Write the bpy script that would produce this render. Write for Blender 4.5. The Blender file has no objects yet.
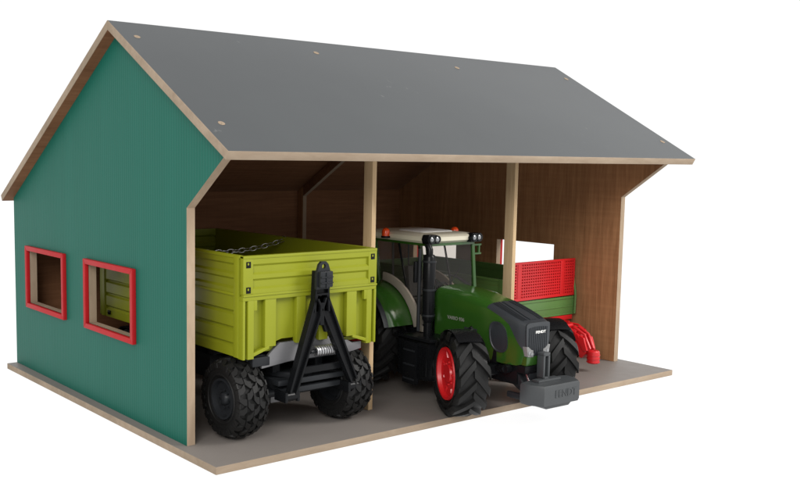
import bpy, bmesh, math, random
from mathutils import Vector, Matrix
from mathutils.geometry import tessellate_polygon
random.seed(7)
S = 0.01                                  # everything is authored in centimetres
sc = bpy.context.scene
C = sc.collection
PI = math.pi

# ------------------------------------------------------------------ materials
def new_mat(name):
    m = bpy.data.materials.new(name); m.use_nodes = True
    nt = m.node_tree
    return m, nt, nt.nodes, nt.links, nt.nodes['Principled BSDF']

def plastic(name, col, rough=0.4, bump=0.02, var=0.06, scale=120, metal=0.0, spec=0.5, bscale=900):
    m, nt, N, L, b = new_mat(name)
    tc = N.new('ShaderNodeTexCoord')
    n = N.new('ShaderNodeTexNoise'); n.inputs['Scale'].default_value = scale; n.inputs['Detail'].default_value = 4
    L.new(tc.outputs['Object'], n.inputs['Vector'])
    mx = N.new('ShaderNodeMix'); mx.data_type = 'RGBA'
    mx.inputs[6].default_value = (*[c*(1-var) for c in col], 1)
    mx.inputs[7].default_value = (*[min(1, c*(1+var)) for c in col], 1)
    L.new(n.outputs['Fac'], mx.inputs[0]); L.new(mx.outputs[2], b.inputs['Base Color'])
    mr = N.new('ShaderNodeMapRange'); mr.inputs['To Min'].default_value = rough*0.85; mr.inputs['To Max'].default_value = min(1, rough*1.2)
    n2 = N.new('ShaderNodeTexNoise'); n2.inputs['Scale'].default_value = 60; n2.inputs['Detail'].default_value = 6
    L.new(tc.outputs['Object'], n2.inputs['Vector'])
    L.new(n2.outputs['Fac'], mr.inputs['Value']); L.new(mr.outputs['Result'], b.inputs['Roughness'])
    b.inputs['Metallic'].default_value = metal
    b.inputs['Specular IOR Level'].default_value = spec
    if bump:
        nb = N.new('ShaderNodeTexNoise'); nb.inputs['Scale'].default_value = bscale; nb.inputs['Detail'].default_value = 3
        L.new(tc.outputs['Object'], nb.inputs['Vector'])
        bp = N.new('ShaderNodeBump'); bp.inputs['Strength'].default_value = bump; bp.inputs['Distance'].default_value = 0.001
        L.new(nb.outputs['Fac'], bp.inputs['Height']); L.new(bp.outputs['Normal'], b.inputs['Normal'])
    return m

def wood(name, c1, c2, axis='X', rough=0.55, fine=1.0, cross=0.0, stretch=14):
    """grain running along an axis: noise squashed along it"""
    m, nt, N, L, b = new_mat(name)
    tc = N.new('ShaderNodeTexCoord'); mp = N.new('ShaderNodeMapping')
    s = [stretch*6*fine]*3; s['XYZ'.index(axis)] = 5*fine
    mp.inputs['Scale'].default_value = s
    L.new(tc.outputs['Object'], mp.inputs['Vector'])
    n = N.new('ShaderNodeTexNoise'); n.inputs['Scale'].default_value = 2.4; n.inputs['Detail'].default_value = 8; n.inputs['Roughness'].default_value = 0.65
    n.inputs['Distortion'].default_value = 0.6
    L.new(mp.outputs['Vector'], n.inputs['Vector'])
    cr = N.new('ShaderNodeValToRGB')
    cr.color_ramp.elements[0].position = 0.32; cr.color_ramp.elements[0].color = (*c1, 1)
    cr.color_ramp.elements[1].position = 0.68; cr.color_ramp.elements[1].color = (*c2, 1)
    L.new(n.outputs['Fac'], cr.inputs['Fac'])
    out = cr.outputs['Color']
    # broad tonal drift
    n3 = N.new('ShaderNodeTexNoise'); n3.inputs['Scale'].default_value = 9; n3.inputs['Detail'].default_value = 3
    mp3 = N.new('ShaderNodeMapping'); s3 = [1.0]*3; s3['XYZ'.index(axis)] = 0.25; mp3.inputs['Scale'].default_value = s3
    L.new(tc.outputs['Object'], mp3.inputs['Vector']); L.new(mp3.outputs['Vector'], n3.inputs['Vector'])
    mr = N.new('ShaderNodeMapRange'); mr.inputs['From Min'].default_value = 0.3; mr.inputs['From Max'].default_value = 0.7
    mr.inputs['To Min'].default_value = 0.78; mr.inputs['To Max'].default_value = 1.18
    L.new(n3.outputs['Fac'], mr.inputs['Value'])
    ml = N.new('ShaderNodeVectorMath'); ml.operation = 'SCALE'
    L.new(out, ml.inputs[0]); L.new(mr.outputs['Result'], ml.inputs['Scale'])
    out = ml.outputs['Vector']
    if cross:
        # printed veneer flecks running across the grain
        mp2 = N.new('ShaderNodeMapping'); s2 = [8.0]*3; s2['XYZ'.index(axis)] = 150
        mp2.inputs['Scale'].default_value = s2
        L.new(tc.outputs['Object'], mp2.inputs['Vector'])
        n2 = N.new('ShaderNodeTexNoise'); n2.inputs['Scale'].default_value = 1.6; n2.inputs['Detail'].default_value = 4
        L.new(mp2.outputs['Vector'], n2.inputs['Vector'])
        mr2 = N.new('ShaderNodeMapRange'); mr2.inputs['From Min'].default_value = 0.35; mr2.inputs['From Max'].default_value = 0.65
        mr2.inputs['To Min'].default_value = 1-cross; mr2.inputs['To Max'].default_value = 1+cross*0.6
        L.new(n2.outputs['Fac'], mr2.inputs['Value'])
        m2 = N.new('ShaderNodeVectorMath'); m2.operation = 'SCALE'
        L.new(out, m2.inputs[0]); L.new(mr2.outputs['Result'], m2.inputs['Scale']); out = m2.outputs['Vector']
    L.new(out, b.inputs['Base Color'])
    b.inputs['Roughness'].default_value = rough
    b.inputs['Specular IOR Level'].default_value = 0.06
    bp = N.new('ShaderNodeBump'); bp.inputs['Strength'].default_value = 0.12; bp.inputs['Distance'].default_value = 0.0006
    L.new(n.outputs['Fac'], bp.inputs['Height']); L.new(bp.outputs['Normal'], b.inputs['Normal'])
    return m

def roof_grey():
    m, nt, N, L, b = new_mat('grey laminate roof')
    tc = N.new('ShaderNodeTexCoord')
    n = N.new('ShaderNodeTexNoise'); n.inputs['Scale'].default_value = 7; n.inputs['Detail'].default_value = 8; n.inputs['Roughness'].default_value = 0.6
    L.new(tc.outputs['Object'], n.inputs['Vector'])
    cr = N.new('ShaderNodeValToRGB')
    cr.color_ramp.elements[0].position = 0.3; cr.color_ramp.elements[0].color = (0.04379, 0.04816, 0.05111, 1)
    cr.color_ramp.elements[1].position = 0.7; cr.color_ramp.elements[1].color = (0.04822, 0.05334, 0.05607, 1)
    L.new(n.outputs['Fac'], cr.inputs['Fac'])
    # specks of dust and rubbed spots
    v = N.new('ShaderNodeTexNoise'); v.inputs['Scale'].default_value = 170; v.inputs['Detail'].default_value = 3
    mp = N.new('ShaderNodeMapping'); mp.inputs['Scale'].default_value = (1.0, 0.55, 0.55)
    L.new(tc.outputs['Object'], mp.inputs['Vector']); L.new(mp.outputs['Vector'], v.inputs['Vector'])
    v2 = N.new('ShaderNodeTexNoise'); v2.inputs['Scale'].default_value = 11; v2.inputs['Detail'].default_value = 2
    L.new(tc.outputs['Object'], v2.inputs['Vector'])
    r1 = N.new('ShaderNodeMapRange'); r1.inputs['From Min'].default_value = 0.665; r1.inputs['From Max'].default_value = 0.76
    L.new(v.outputs['Fac'], r1.inputs['Value'])
    r2 = N.new('ShaderNodeMapRange'); r2.inputs['From Min'].default_value = 0.58; r2.inputs['From Max'].default_value = 0.68
    L.new(v2.outputs['Fac'], r2.inputs['Value'])
    mu = N.new('ShaderNodeMath'); mu.operation = 'MULTIPLY'
    L.new(r1.outputs['Result'], mu.inputs[0]); L.new(r2.outputs['Result'], mu.inputs[1])
    mu2 = N.new('ShaderNodeMath'); mu2.operation = 'MULTIPLY'; mu2.inputs[1].default_value = 0.5
    L.new(mu.outputs[0], mu2.inputs[0])
    mx = N.new('ShaderNodeMix'); mx.data_type = 'RGBA'; mx.inputs[7].default_value = (0.192, 0.192, 0.186, 1)
    L.new(mu2.outputs[0], mx.inputs[0]); L.new(cr.outputs['Color'], mx.inputs[6])
    L.new(mx.outputs[2], b.inputs['Base Color'])
    b.inputs['Roughness'].default_value = 0.5; b.inputs['Specular IOR Level'].default_value = 0.45
    nb = N.new('ShaderNodeTexNoise'); nb.inputs['Scale'].default_value = 1400
    L.new(tc.outputs['Object'], nb.inputs['Vector'])
    bp = N.new('ShaderNodeBump'); bp.inputs['Strength'].default_value = 0.08; bp.inputs['Distance'].default_value = 0.0005
    L.new(nb.outputs['Fac'], bp.inputs['Height']); L.new(bp.outputs['Normal'], b.inputs['Normal'])
    return m

def corrugated():
    """green board with fine upright flutes"""
    m, nt, N, L, b = new_mat('green fluted board')
    tc = N.new('ShaderNodeTexCoord')
    w = N.new('ShaderNodeTexWave'); w.wave_type = 'BANDS'; w.bands_direction = 'Y'; w.wave_profile = 'SIN'
    w.inputs['Scale'].default_value = 62; w.inputs['Distortion'].default_value = 0.15; w.inputs['Detail'].default_value = 1
    L.new(tc.outputs['Object'], w.inputs['Vector'])
    mp = N.new('ShaderNodeMapping'); mp.inputs['Scale'].default_value = (30, 30, 1.6)
    L.new(tc.outputs['Object'], mp.inputs['Vector'])
    n = N.new('ShaderNodeTexNoise'); n.inputs['Scale'].default_value = 1.5; n.inputs['Detail'].default_value = 5
    L.new(mp.outputs['Vector'], n.inputs['Vector'])
    mx = N.new('ShaderNodeMix'); mx.data_type = 'RGBA'
    mx.inputs[6].default_value = (0.0042, 0.08528, 0.05936, 1); mx.inputs[7].default_value = (0.0065, 0.1019, 0.0728, 1)
    L.new(n.outputs['Fac'], mx.inputs[0])
    ml = N.new('ShaderNodeMapRange'); ml.inputs['To Min'].default_value = 0.94; ml.inputs['To Max'].default_value = 1.06
    L.new(w.outputs['Fac'], ml.inputs['Value'])
    sc_ = N.new('ShaderNodeVectorMath'); sc_.operation = 'SCALE'
    L.new(mx.outputs[2], sc_.inputs[0]); L.new(ml.outputs['Result'], sc_.inputs['Scale'])
    L.new(sc_.outputs['Vector'], b.inputs['Base Color'])
    b.inputs['Roughness'].default_value = 0.5; b.inputs['Specular IOR Level'].default_value = 0.15
    bp = N.new('ShaderNodeBump'); bp.inputs['Strength'].default_value = 0.2; bp.inputs['Distance'].default_value = 0.0005
    L.new(w.outputs['Fac'], bp.inputs['Height']); L.new(bp.outputs['Normal'], b.inputs['Normal'])
    return m

def glass_mat():
    m, nt, N, L, b = new_mat('cab glazing')
    N.remove(b)
    tr = N.new('ShaderNodeBsdfTransparent'); tr.inputs['Color'].default_value = (0.88, 0.86, 0.84, 1)
    gl = N.new('ShaderNodeBsdfGlossy'); gl.inputs['Roughness'].default_value = 0.08
    gl.inputs['Color'].default_value = (1, 1, 1, 1)
    fr = N.new('ShaderNodeFresnel'); fr.inputs['IOR'].default_value = 1.22
    df = N.new('ShaderNodeBsdfDiffuse'); df.inputs['Color'].default_value = (0.33, 0.32, 0.31, 1)
    m1 = N.new('ShaderNodeMixShader'); m1.inputs[0].default_value = 0.02
    mx = N.new('ShaderNodeMixShader')
    L.new(tr.outputs[0], m1.inputs[1]); L.new(df.outputs[0], m1.inputs[2])
    ge = N.new('ShaderNodeNewGeometry'); su = N.new('ShaderNodeMath'); su.operation = 'SUBTRACT'; su.inputs[0].default_value = 1.0
    L.new(ge.outputs['Backfacing'], su.inputs[1]); mu = N.new('ShaderNodeMath'); mu.operation = 'MULTIPLY'
    L.new(su.outputs[0], mu.inputs[0]); L.new(fr.outputs[0], mu.inputs[1])
    L.new(mu.outputs[0], mx.inputs[0]); L.new(m1.outputs[0], mx.inputs[1]); L.new(gl.outputs[0], mx.inputs[2])
    L.new(mx.outputs[0], N['Material Output'].inputs['Surface'])
    return m

def table_mat():
    m, nt, N, L, b = new_mat('self lit white surface')
    tc = N.new('ShaderNodeTexCoord')
    n = N.new('ShaderNodeTexNoise'); n.inputs['Scale'].default_value = 3
    L.new(tc.outputs['Object'], n.inputs['Vector'])
    mr = N.new('ShaderNodeMapRange'); mr.inputs['To Min'].default_value = 0.5; mr.inputs['To Max'].default_value = 0.6
    L.new(n.outputs['Fac'], mr.inputs['Value']); L.new(mr.outputs['Result'], b.inputs['Roughness'])
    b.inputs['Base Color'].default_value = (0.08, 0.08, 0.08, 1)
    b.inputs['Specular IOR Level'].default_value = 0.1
    b.inputs['Emission Color'].default_value = (1, 1, 1, 1); b.inputs['Emission Strength'].default_value = 0.95  # glow added so the surface stays pure white and shows no shadow
    return m

M = dict(
    roof=roof_grey(), green_wall=corrugated(), table=table_mat(), glass=glass_mat(),
    mdf=wood('bare board edge', (0.2482, 0.1906, 0.1378), (0.2957, 0.2338, 0.1734), 'X', 0.8, 3.0, stretch=3),
    mdf_v=wood('bare board edge upright', (0.2583, 0.1935, 0.1347), (0.31, 0.2378, 0.1709), 'Z', 0.8, 3.0, stretch=3),
    pine=wood('pale wood strip', (0.4435, 0.3089, 0.1742), (0.5702, 0.4198, 0.2534), 'Z', 0.6, 1.5),
    walnut_z=wood('walnut laminate upright grain', (0.2401, 0.1158, 0.05337), (0.3695, 0.1903, 0.09032), 'Z', 0.6, 1.0, cross=0.06),
    walnut_x=wood('walnut laminate long grain', (0.140, 0.063, 0.031), (0.200, 0.097, 0.049), 'X', 0.6, 1.0, cross=0.04),
    floor=plastic('grey brown laminate floor', (0.154, 0.139, 0.1276), 0.5, 0.05, 0.10, 14, spec=0.3),
    red_frame=plastic('red painted wood', (0.352, 0.008, 0.0112), 0.5, 0.05, 0.10, 90, spec=0.2),
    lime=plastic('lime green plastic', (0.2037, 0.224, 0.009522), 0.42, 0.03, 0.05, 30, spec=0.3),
    lime_shaded=plastic('lime green plastic shaded', (0.1423, 0.1649, 0.00714), 0.5, 0.03, 0.06, 30, spec=0.3),  # darker copy of the lime, shade of the box put into its colour
    black=plastic('black plastic', (0.0056, 0.006, 0.0068), 0.27, 0.06, 0.15, 60, spec=0.12),
    charcoal=plastic('charcoal plastic', (0.016, 0.0176, 0.02), 0.36, 0.06, 0.10, 60, spec=0.18),
    steelgrey=plastic('mid grey plastic', (0.114, 0.114, 0.12), 0.4, 0.04, 0.12, 50),
    rubber=plastic('tyre rubber', (0.008775, 0.008775, 0.008775), 0.5, 0.15, 0.25, 70, bscale=600, spec=0.2),
    tractor_green=plastic('glossy leaf green plastic', (0.01901, 0.06653, 0.008554), 0.17, 0.01, 0.05, 40, spec=0.6),
    wagon_green=plastic('mid green plastic', (0.0726, 0.1551, 0.0396), 0.38, 0.02, 0.05, 40),
    weight_grey=plastic('slate grey plastic', (0.03415, 0.03794, 0.04079), 0.45, 0.08, 0.10, 80),
    grille_grey=plastic('dark slate grille', (0.01958, 0.02301, 0.02742), 0.42, 0.04, 0.10, 80),
    red=plastic('bright red plastic', (0.4836, 0.00936, 0.01248), 0.33, 0.02, 0.05, 50),
    cream=plastic('cream plastic', (0.6048, 0.5702, 0.4493), 0.35, 0.02, 0.04, 40),
    beige=plastic('warm grey plastic', (0.252, 0.224, 0.189), 0.45, 0.03, 0.06, 40),
    chrome=plastic('bright metal', (0.72, 0.72, 0.72), 0.22, 0.0, 0.03, 60, metal=1.0),
    steel=plastic('dull steel', (0.45, 0.45, 0.46), 0.35, 0.03, 0.1, 60, metal=0.9),
    white=plastic('white print', (0.72, 0.72, 0.70), 0.5, 0.0, 0.02, 60),
    print=plastic('dull silver print', (0.22, 0.23, 0.20), 0.5, 0.0, 0.02, 60),
    amber=plastic('orange beacon plastic', (0.72, 0.0675, 0.0108), 0.2, 0.0, 0.04, 60),
    lamp=plastic('silvered lamp lens', (0.238, 0.245, 0.252), 0.15, 0.0, 0.04, 300, metal=0.35),
    smoke=plastic('smoked lamp cover', (0.16, 0.16, 0.16), 0.15, 0.0, 0.2, 300),
    seat=plastic('dark seat fabric', (0.05, 0.05, 0.052), 0.8, 0.3, 0.2, 300),
)
M['floor'].node_tree.nodes  # keep

# ------------------------------------------------------------------ mesh helpers (cm)
class MB:
    def __init__(self): self.bm = bmesh.new(); self.mi = 0
    def _v(self, p): return self.bm.verts.new(Vector(p)*S)
    def face(self, vs, mi=None):
        try:
            f = self.bm.faces.new(vs); f.material_index = self.mi if mi is None else mi; return f
        except ValueError: return None
    def box(self, x0, x1, y0, y1, z0, z1, bev=0.0, mat=None, seg=2):
        t = bmesh.new()
        bmesh.ops.create_cube(t, size=1.0)
        for v in t.verts:
            v.co = Vector(((x0+x1)/2 + v.co.x*(x1-x0), (y0+y1)/2 + v.co.y*(y1-y0), (z0+z1)/2 + v.co.z*(z1-z0)))
        if bev: bmesh.ops.bevel(t, geom=t.edges[:], offset=bev, segments=seg, profile=0.6, affect='EDGES')
        self._merge(t, mat)
        return self
    def _merge(self, t, mat=None):
        if mat is not None: bmesh.ops.transform(t, matrix=mat, verts=t.verts)
        mp = {v: self.bm.verts.new(v.co*S) for v in t.verts}
        for f in t.faces:
            nf = self.face([mp[v] for v in f.verts])
            if nf: nf.smooth = f.smooth
        t.free()
    def obox(self, c, size, rot=(0,0,0), bev=0.0):
        """box centred at c with euler rotation in degrees"""
        from mathutils import Euler
        m = Matrix.Translation(Vector(c)) @ Euler([math.radians(a) for a in rot]).to_matrix().to_4x4()
        sx, sy, sz = [s/2 for s in size]
        return self.box(-sx, sx, -sy, sy, -sz, sz, bev, m)
    def prism(self, pts, axis, a, b, bev=0.0, holes=()):
        """polygon pts (2D) extruded along axis from a to b; YZ for x, XZ for y, XY for z"""
        def P(p, t):
            return {'x': (t, p[0], p[1]), 'y': (p[0], t, p[1]), 'z': (p[0], p[1], t)}[axis]
        t = bmesh.new()
        loops = [list(pts)] + [list(h) for h in holes]
        A = [[t.verts.new(P(p, a)) for p in l] for l in loops]
        B = [[t.verts.new(P(p, b)) for p in l] for l in loops]
        fa = sum(A, []); fb = sum(B, [])
        if holes:
            tris = tessellate_polygon([[Vector((p[0], p[1], 0)) for p in l] for l in loops])
            for tri in tris:
                t.faces.new([fa[i] for i in tri]); t.faces.new([fb[i] for i in reversed(tri)])
        else:
            t.faces.new(fa); t.faces.new(list(reversed(fb)))
        for la, lb in zip(A, B):
            n = len(la)
            for i in range(n):
                j = (i+1) % n
                t.faces.new([la[i], la[j], lb[j], lb[i]])
        bmesh.ops.recalc_face_normals(t, faces=t.faces)
        if bev:
            ed = [e for e in t.edges if len(e.link_faces) == 2 and e.link_faces[0].normal.angle(e.link_faces[1].normal, 0) > 0.4]
            bmesh.ops.bevel(t, geom=ed, offset=bev, segments=2, profile=0.6, affect='EDGES')
        self._merge(t); return self
    def tube(self, path, r, n=10, cap=True, closed=False):
        path = [Vector(p) for p in path]
        rs = r if isinstance(r, (list, tuple)) else [r]*len(path)
        rings = []
        prev = None
        for i, p in enumerate(path):
            if closed: d = path[(i+1) % len(path)] - path[i-1]
            elif i == 0: d = path[1]-p
            elif i == len(path)-1: d = p-path[i-1]
            else: d = path[i+1]-path[i-1]
            d.normalize()
            if prev is None:
                up = Vector((0,0,1)) if abs(d.z) < 0.9 else Vector((1,0,0))
                u = d.cross(up).normalized()
            else:
                u = (prev - d*prev.dot(d)).normalized()
            prev = u; w = d.cross(u)
            rings.append([self._v(p + (u*math.cos(2*PI*k/n) + w*math.sin(2*PI*k/n))*rs[i]) for k in range(n)])
        m = len(rings)
        for i in range(m if closed else m-1):
            a, b = rings[i], rings[(i+1) % m]
            for k in range(n):
                f = self.face([a[k], a[(k+1) % n], b[(k+1) % n], b[k]])
                if f: f.smooth = True
        if cap and not closed:
            self.face(list(reversed(rings[0]))); self.face(rings[-1])
        return self
    def cyl(self, p0, p1, r, n=20): return self.tube([p0, p1], r, n)
    def lathe(self, prof, axis='x', c=(0,0,0), n=48, smooth=True, closed=True, caps=True):
        """prof: list of (along, radius)"""
        rings = []
        for (a, r) in prof:
            ring = []
            for k in range(n):
                t = 2*PI*k/n
                if axis == 'x': q = (c[0]+a, c[1]+r*math.cos(t), c[2]+r*math.sin(t))
                elif axis == 'y': q = (c[0]+r*math.cos(t), c[1]+a, c[2]+r*math.sin(t))
                else: q = (c[0]+r*math.cos(t), c[1]+r*math.sin(t), c[2]+a)
                ring.append(self._v(q))
            rings.append(ring)
        m = len(rings)
        for i in range(m if closed else m-1):
            a_, b_ = rings[i], rings[(i+1) % m]
            for k in range(n):
                f = self.face([a_[k], a_[(k+1) % n], b_[(k+1) % n], b_[k]])
                if f: f.smooth = smooth
        if not closed and caps:
            if prof[0][1] > 1e-4: self.face(list(reversed(rings[0])))
            if prof[-1][1] > 1e-4: self.face(rings[-1])
        return self
    def loft(self, rings, cap=True, smooth=True, close_ring=True):
        R = [[self._v(p) for p in r] for r in rings]
        for a, b in zip(R, R[1:]):
            n = len(a)
            for k in range(n if close_ring else n-1):
                f = self.face([a[k], a[(k+1) % n], b[(k+1) % n], b[k]])
                if f: f.smooth = smooth
        if cap and close_ring:
            self.face(list(reversed(R[0]))); self.face(R[-1])
        return self
    def thick(self, grid, th, smooth=True):
        """grid[i][j] of points -> solid sheet of thickness th along vertex normals"""
        t = bmesh.new()
        V = [[t.verts.new(Vector(p)) for p in r] for r in grid]
        for i in range(len(V)-1):
            for j in range(len(V[0])-1):
                t.faces.new([V[i][j], V[i+1][j], V[i+1][j+1], V[i][j+1]])
        bmesh.ops.recalc_face_normals(t, faces=t.faces)
        t.normal_update()
        bmesh.ops.solidify(t, geom=t.faces[:]+t.edges[:]+t.verts[:], thickness=th)
        for f in t.faces: f.smooth = smooth
        self._merge(t); return self
    def build(self, name, mats, parent=None, loc=(0,0,0), rot=(0,0,0), auto=True, origin=None):
        bmesh.ops.recalc_face_normals(self.bm, faces=self.bm.faces)
        me = bpy.data.meshes.new(name); self.bm.to_mesh(me); self.bm.free()
        for m in (mats if isinstance(mats, (list, tuple)) else [mats]): me.materials.append(m)
        if auto:
            try: me.set_sharp_from_angle(angle=math.radians(38))
            except Exception: pass
        o = bpy.data.objects.new(name, me); C.objects.link(o)
        o.location = Vector(loc)*S; o.rotation_euler = rot
        if parent is not None:
            o.parent = parent
            if parent.get('_off'): o.location = o.location + Vector(parent['_off'])
        return o

def thing(name, label, cat, loc, rotz=0, world_authored=False, group=None):
    o = bpy.data.objects.new(name, None); C.objects.link(o)
    o.empty_display_size = 0.05
    o.location = Vector(loc)*S; o.rotation_euler = (0, 0, math.radians(rotz))
    o['label'] = label; o['category'] = cat
    if group: o['group'] = group
    if world_authored: o['_off'] = [-loc[0]*S, -loc[1]*S, -loc[2]*S]
    return o

def assign_by_normal(o, fn):
    for f in o.data.polygons: f.material_index = fn(f)

def text(body, size, depth, m, parent, loc, rot, name='lettering', bold=0.0, xs=1.0):
    cu = bpy.data.curves.new(name, 'FONT'); cu.body = body; cu.size = size*S
    cu.extrude = depth*S; cu.offset = bold*S; cu.align_x = 'CENTER'; cu.align_y = 'CENTER'
    t = bpy.data.objects.new('tmp_text', cu); C.objects.link(t)
    dg = bpy.context.evaluated_depsgraph_get()
    me = bpy.data.meshes.new_from_object(t.evaluated_get(dg))
    bpy.data.objects.remove(t); bpy.data.curves.remove(cu)
    me.name = name; me.materials.clear(); me.materials.append(m)
    o = bpy.data.objects.new(name, me); C.objects.link(o)
    o.parent = parent
    o.location = Vector(loc)*S; o.rotation_euler = [math.radians(a) for a in rot]; o.scale = (xs, 1, 1)
    return o

# ------------------------------------------------------------------ setting
tb = MB()
tb.box(-1000, 1000, -1000, 1000, -2.9, -0.78)
table = tb.build('table_top', M['table']); table['kind'] = 'structure'

# ------------------------------------------------------------------ shed
LX = 76.0; WY = 56.6
RY, RZ = 22.9, 44.0
def roof_top(y): return RZ - (0.5732*(RY-y) if y < RY else 0.5835*(y-RY))
def roof_under(y): return roof_top(y) - 1.04
shed = thing('toy_farm_shed', 'open fronted wooden toy shed with green side walls, red windows and a grey gable roof', 'toy shed',
             (38, 28, -0.78), world_authored=True)

b = MB(); b.prism([(0.4, 0.85), (LX-0.15, 0.0), (LX-0.15, WY), (0.05, WY)], 'z', -0.78, 0, 0.05)
base = b.build('base_board', [M['mdf'], M['floor']], shed)
assign_by_normal(base, lambda f: 1 if f.normal.z > 0.9 else 0)

# window openings
WIN = [(39.05, 50.75), (19.95, 31.65)]
WZ0, WZ1 = 9.35, 16.45
def side_wall(x0, x1, out, WIN=WIN):
    outer = [(8.2, 0.01), (56.5, 0.01), (56.5, roof_under(56.5)-0.01), (RY, roof_under(RY)-0.01), (0.35, roof_under(0.35)-0.01), (8.2, 24.3)]
    holes = [[(a, WZ0), (c, WZ0), (c, WZ1), (a, WZ1)] for a, c in WIN]
    w = MB(); w.prism(outer, 'x', x0, x1, holes=holes)
    o = w.build('side_wall', [M['mdf_v'], M['green_wall'], M['walnut_z']], shed)
    assign_by_normal(o, lambda f: 1 if f.normal.x*out > 0.9 else (2 if f.normal.x*out < -0.9 else 0))
    for a, c in WIN:
        fw = 0.65
        ring = [(a-fw, WZ0-fw), (c+fw, WZ0-fw), (c+fw, WZ1+fw), (a-fw, WZ1+fw)]
        hole = [(a-0.02, WZ0-0.02), (c+0.02, WZ0-0.02), (c+0.02, WZ1+0.02), (a-0.02, WZ1+0.02)]
        k = MB()
        xo = (x0-0.5, x0+0.0) if out < 0 else (x1, x1+0.55)
        # four mitred rails
        for i in range(4):
            j = (i+1) % 4
            k.prism([ring[i], ring[j], hole[j], hole[i]], 'x', xo[0], xo[1], bev=0.07)
        k.build('window_frame', M['red_frame'], o)
    return o
side_wall(1.45, 2.40, -1)
side_wall(73.6, 74.55, 1, [(40.9, 51.6), WIN[1]])

w = MB(); w.prism([(55.6, 0.01), (56.5, 0.01), (56.5, roof_under(56.5)-0.02), (55.6, roof_under(55.6)-0.02)], 'x', 2.41, 73.59)
bw = w.build('back_wall', [M['mdf'], M['green_wall'], M['walnut_x']], shed)
assign_by_normal(bw, lambda f: 2 if f.normal.y < -0.9 else (1 if f.normal.y > 0.9 else 0))

def roof_panel(pts):
    w = MB(); w.prism(pts, 'x', 0.06, 75.94, bev=0.04)
    o = w.build('roof_panel', [M['mdf'], M['roof'], M['walnut_x']], shed)
    assign_by_normal(o, lambda f: 1 if (f.normal.z > 0.8 and abs(f.normal.x) < .1) else (2 if (f.normal.z < -0.8 and abs(f.normal.x) < .1) else 0))
    return o
ey, by = -1.7, 57.7
roof_front = roof_panel([(RY, RZ), (ey, roof_top(ey)), (ey+0.42, roof_top(ey)-0.78), (RY, RZ-1.04)])
roof_back = roof_panel([(RY+0.005, RZ), (by, roof_top(by)), (by-0.42, roof_top(by)-0.78), (RY+0.005, RZ-1.04)])
sl = math.atan(0.5732)
for (x, y) in ((1.9, 19.5), (2.2, 2.9), (26.3, 19.8), (50.5, 19.4), (74.0, 19.2), (74.2, 2.4)):
    k = MB(); k.lathe([(0, 0.0), (0.0, 0.36), (0.03, 0.36), (0.03, 0.14), (0.0, 0.08), (0.0, 0.0)], 'z', n=16, closed=False, smooth=False)
    o = k.build('screw_plug', M['mdf'], shed, (x, y, roof_top(y)+0.005), (sl, 0, 0))
for (x, y) in ((1.9, 26.5), (1.9, 50), (26.3, 26.5), (26.3, 50), (50.5, 26.5), (50.5, 50), (74, 26.5), (74, 50)):
    k = MB(); k.lathe([(0, 0.0), (0.0, 0.36), (0.03, 0.36), (0.03, 0.14), (0.0, 0.08), (0.0, 0.0)], 'z', n=16, closed=False, smooth=False)
    o = k.build('screw_plug', M['mdf'], shed, (x, y, roof_top(y)+0.005), (-math.atan(0.5835), 0, 0))

for (x0, x1) in ((25.78, 26.40), (50.26, 50.88)):
    k = MB(); k.prism([(8.2, 0.01), (9.7, 0.01), (9.7, roof_under(9.7)-0.02), (8.2, roof_under(8.2)-0.02)], 'x', x0, x1, bev=0.03)
    k.build('post', M['pine'], shed)
    # truss strip under the back slope and down the back wall
    xa, xb = x0-0.12, x1+0.02
    k = MB()
    d = 1.5
    k.prism([(54.1, 0.01), (55.59, 0.01), (55.59, roof_under(55.59)-0.02), (54.1, roof_under(54.1)-0.02)], 'x', xa, xb, bev=0.03)
    o = k.build('rear_post', [M['mdf_v'], M['walnut_z']], shed)
    assign_by_normal(o, lambda f: 1 if abs(f.normal.x) > .9 else 0)
    k = MB()
    k.prism([(54.09, roof_under(54.09)-0.03), (RY, roof_under(RY)-0.03), (10.0, roof_under(10.0)-0.03),
             (10.0, roof_under(10.0)-1.6), (RY, roof_under(RY)-1.75), (54.09, roof_under(54.09)-1.75)], 'x', xa, xb, bev=0.03)
    o = k.build('rafter', [M['mdf'], M['walnut_x']], shed)
    assign_by_normal(o, lambda f: 1 if abs(f.normal.x) > .9 else 0)

# ------------------------------------------------------------------ wheels
def tyre_profile(R, w, rimR):
    h = w/2
    return [(-h*0.80, rimR), (-h*0.97, rimR+0.25*(R-rimR)), (-h, rimR+0.55*(R-rimR)), (-h*0.93, R-0.16*(R-rimR)), (-h*0.80, R-0.04*R), (-h*0.4, R-0.005*R),
            (0, R), (h*0.4, R-0.005*R), (h*0.80, R-0.04*R), (h*0.93, R-0.16*(R-rimR)), (h, rimR+0.55*(R-rimR)), (h*0.97, rimR+0.25*(R-rimR)), (h*0.80, rimR)]

def prof_r(R, w, rimR, l):
    h = w/2; a = abs(l)/h
    pts = [(0, R), (0.4, R*0.995), (0.80, R*0.96), (0.93, R-0.16*(R-rimR)), (1.0, rimR+0.55*(R-rimR))]
    for (p, r), (q, s) in zip(pts, pts[1:]):
        if a <= q: return r + (s-r)*(a-p)/(q-p)
    return pts[-1][1]

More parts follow.
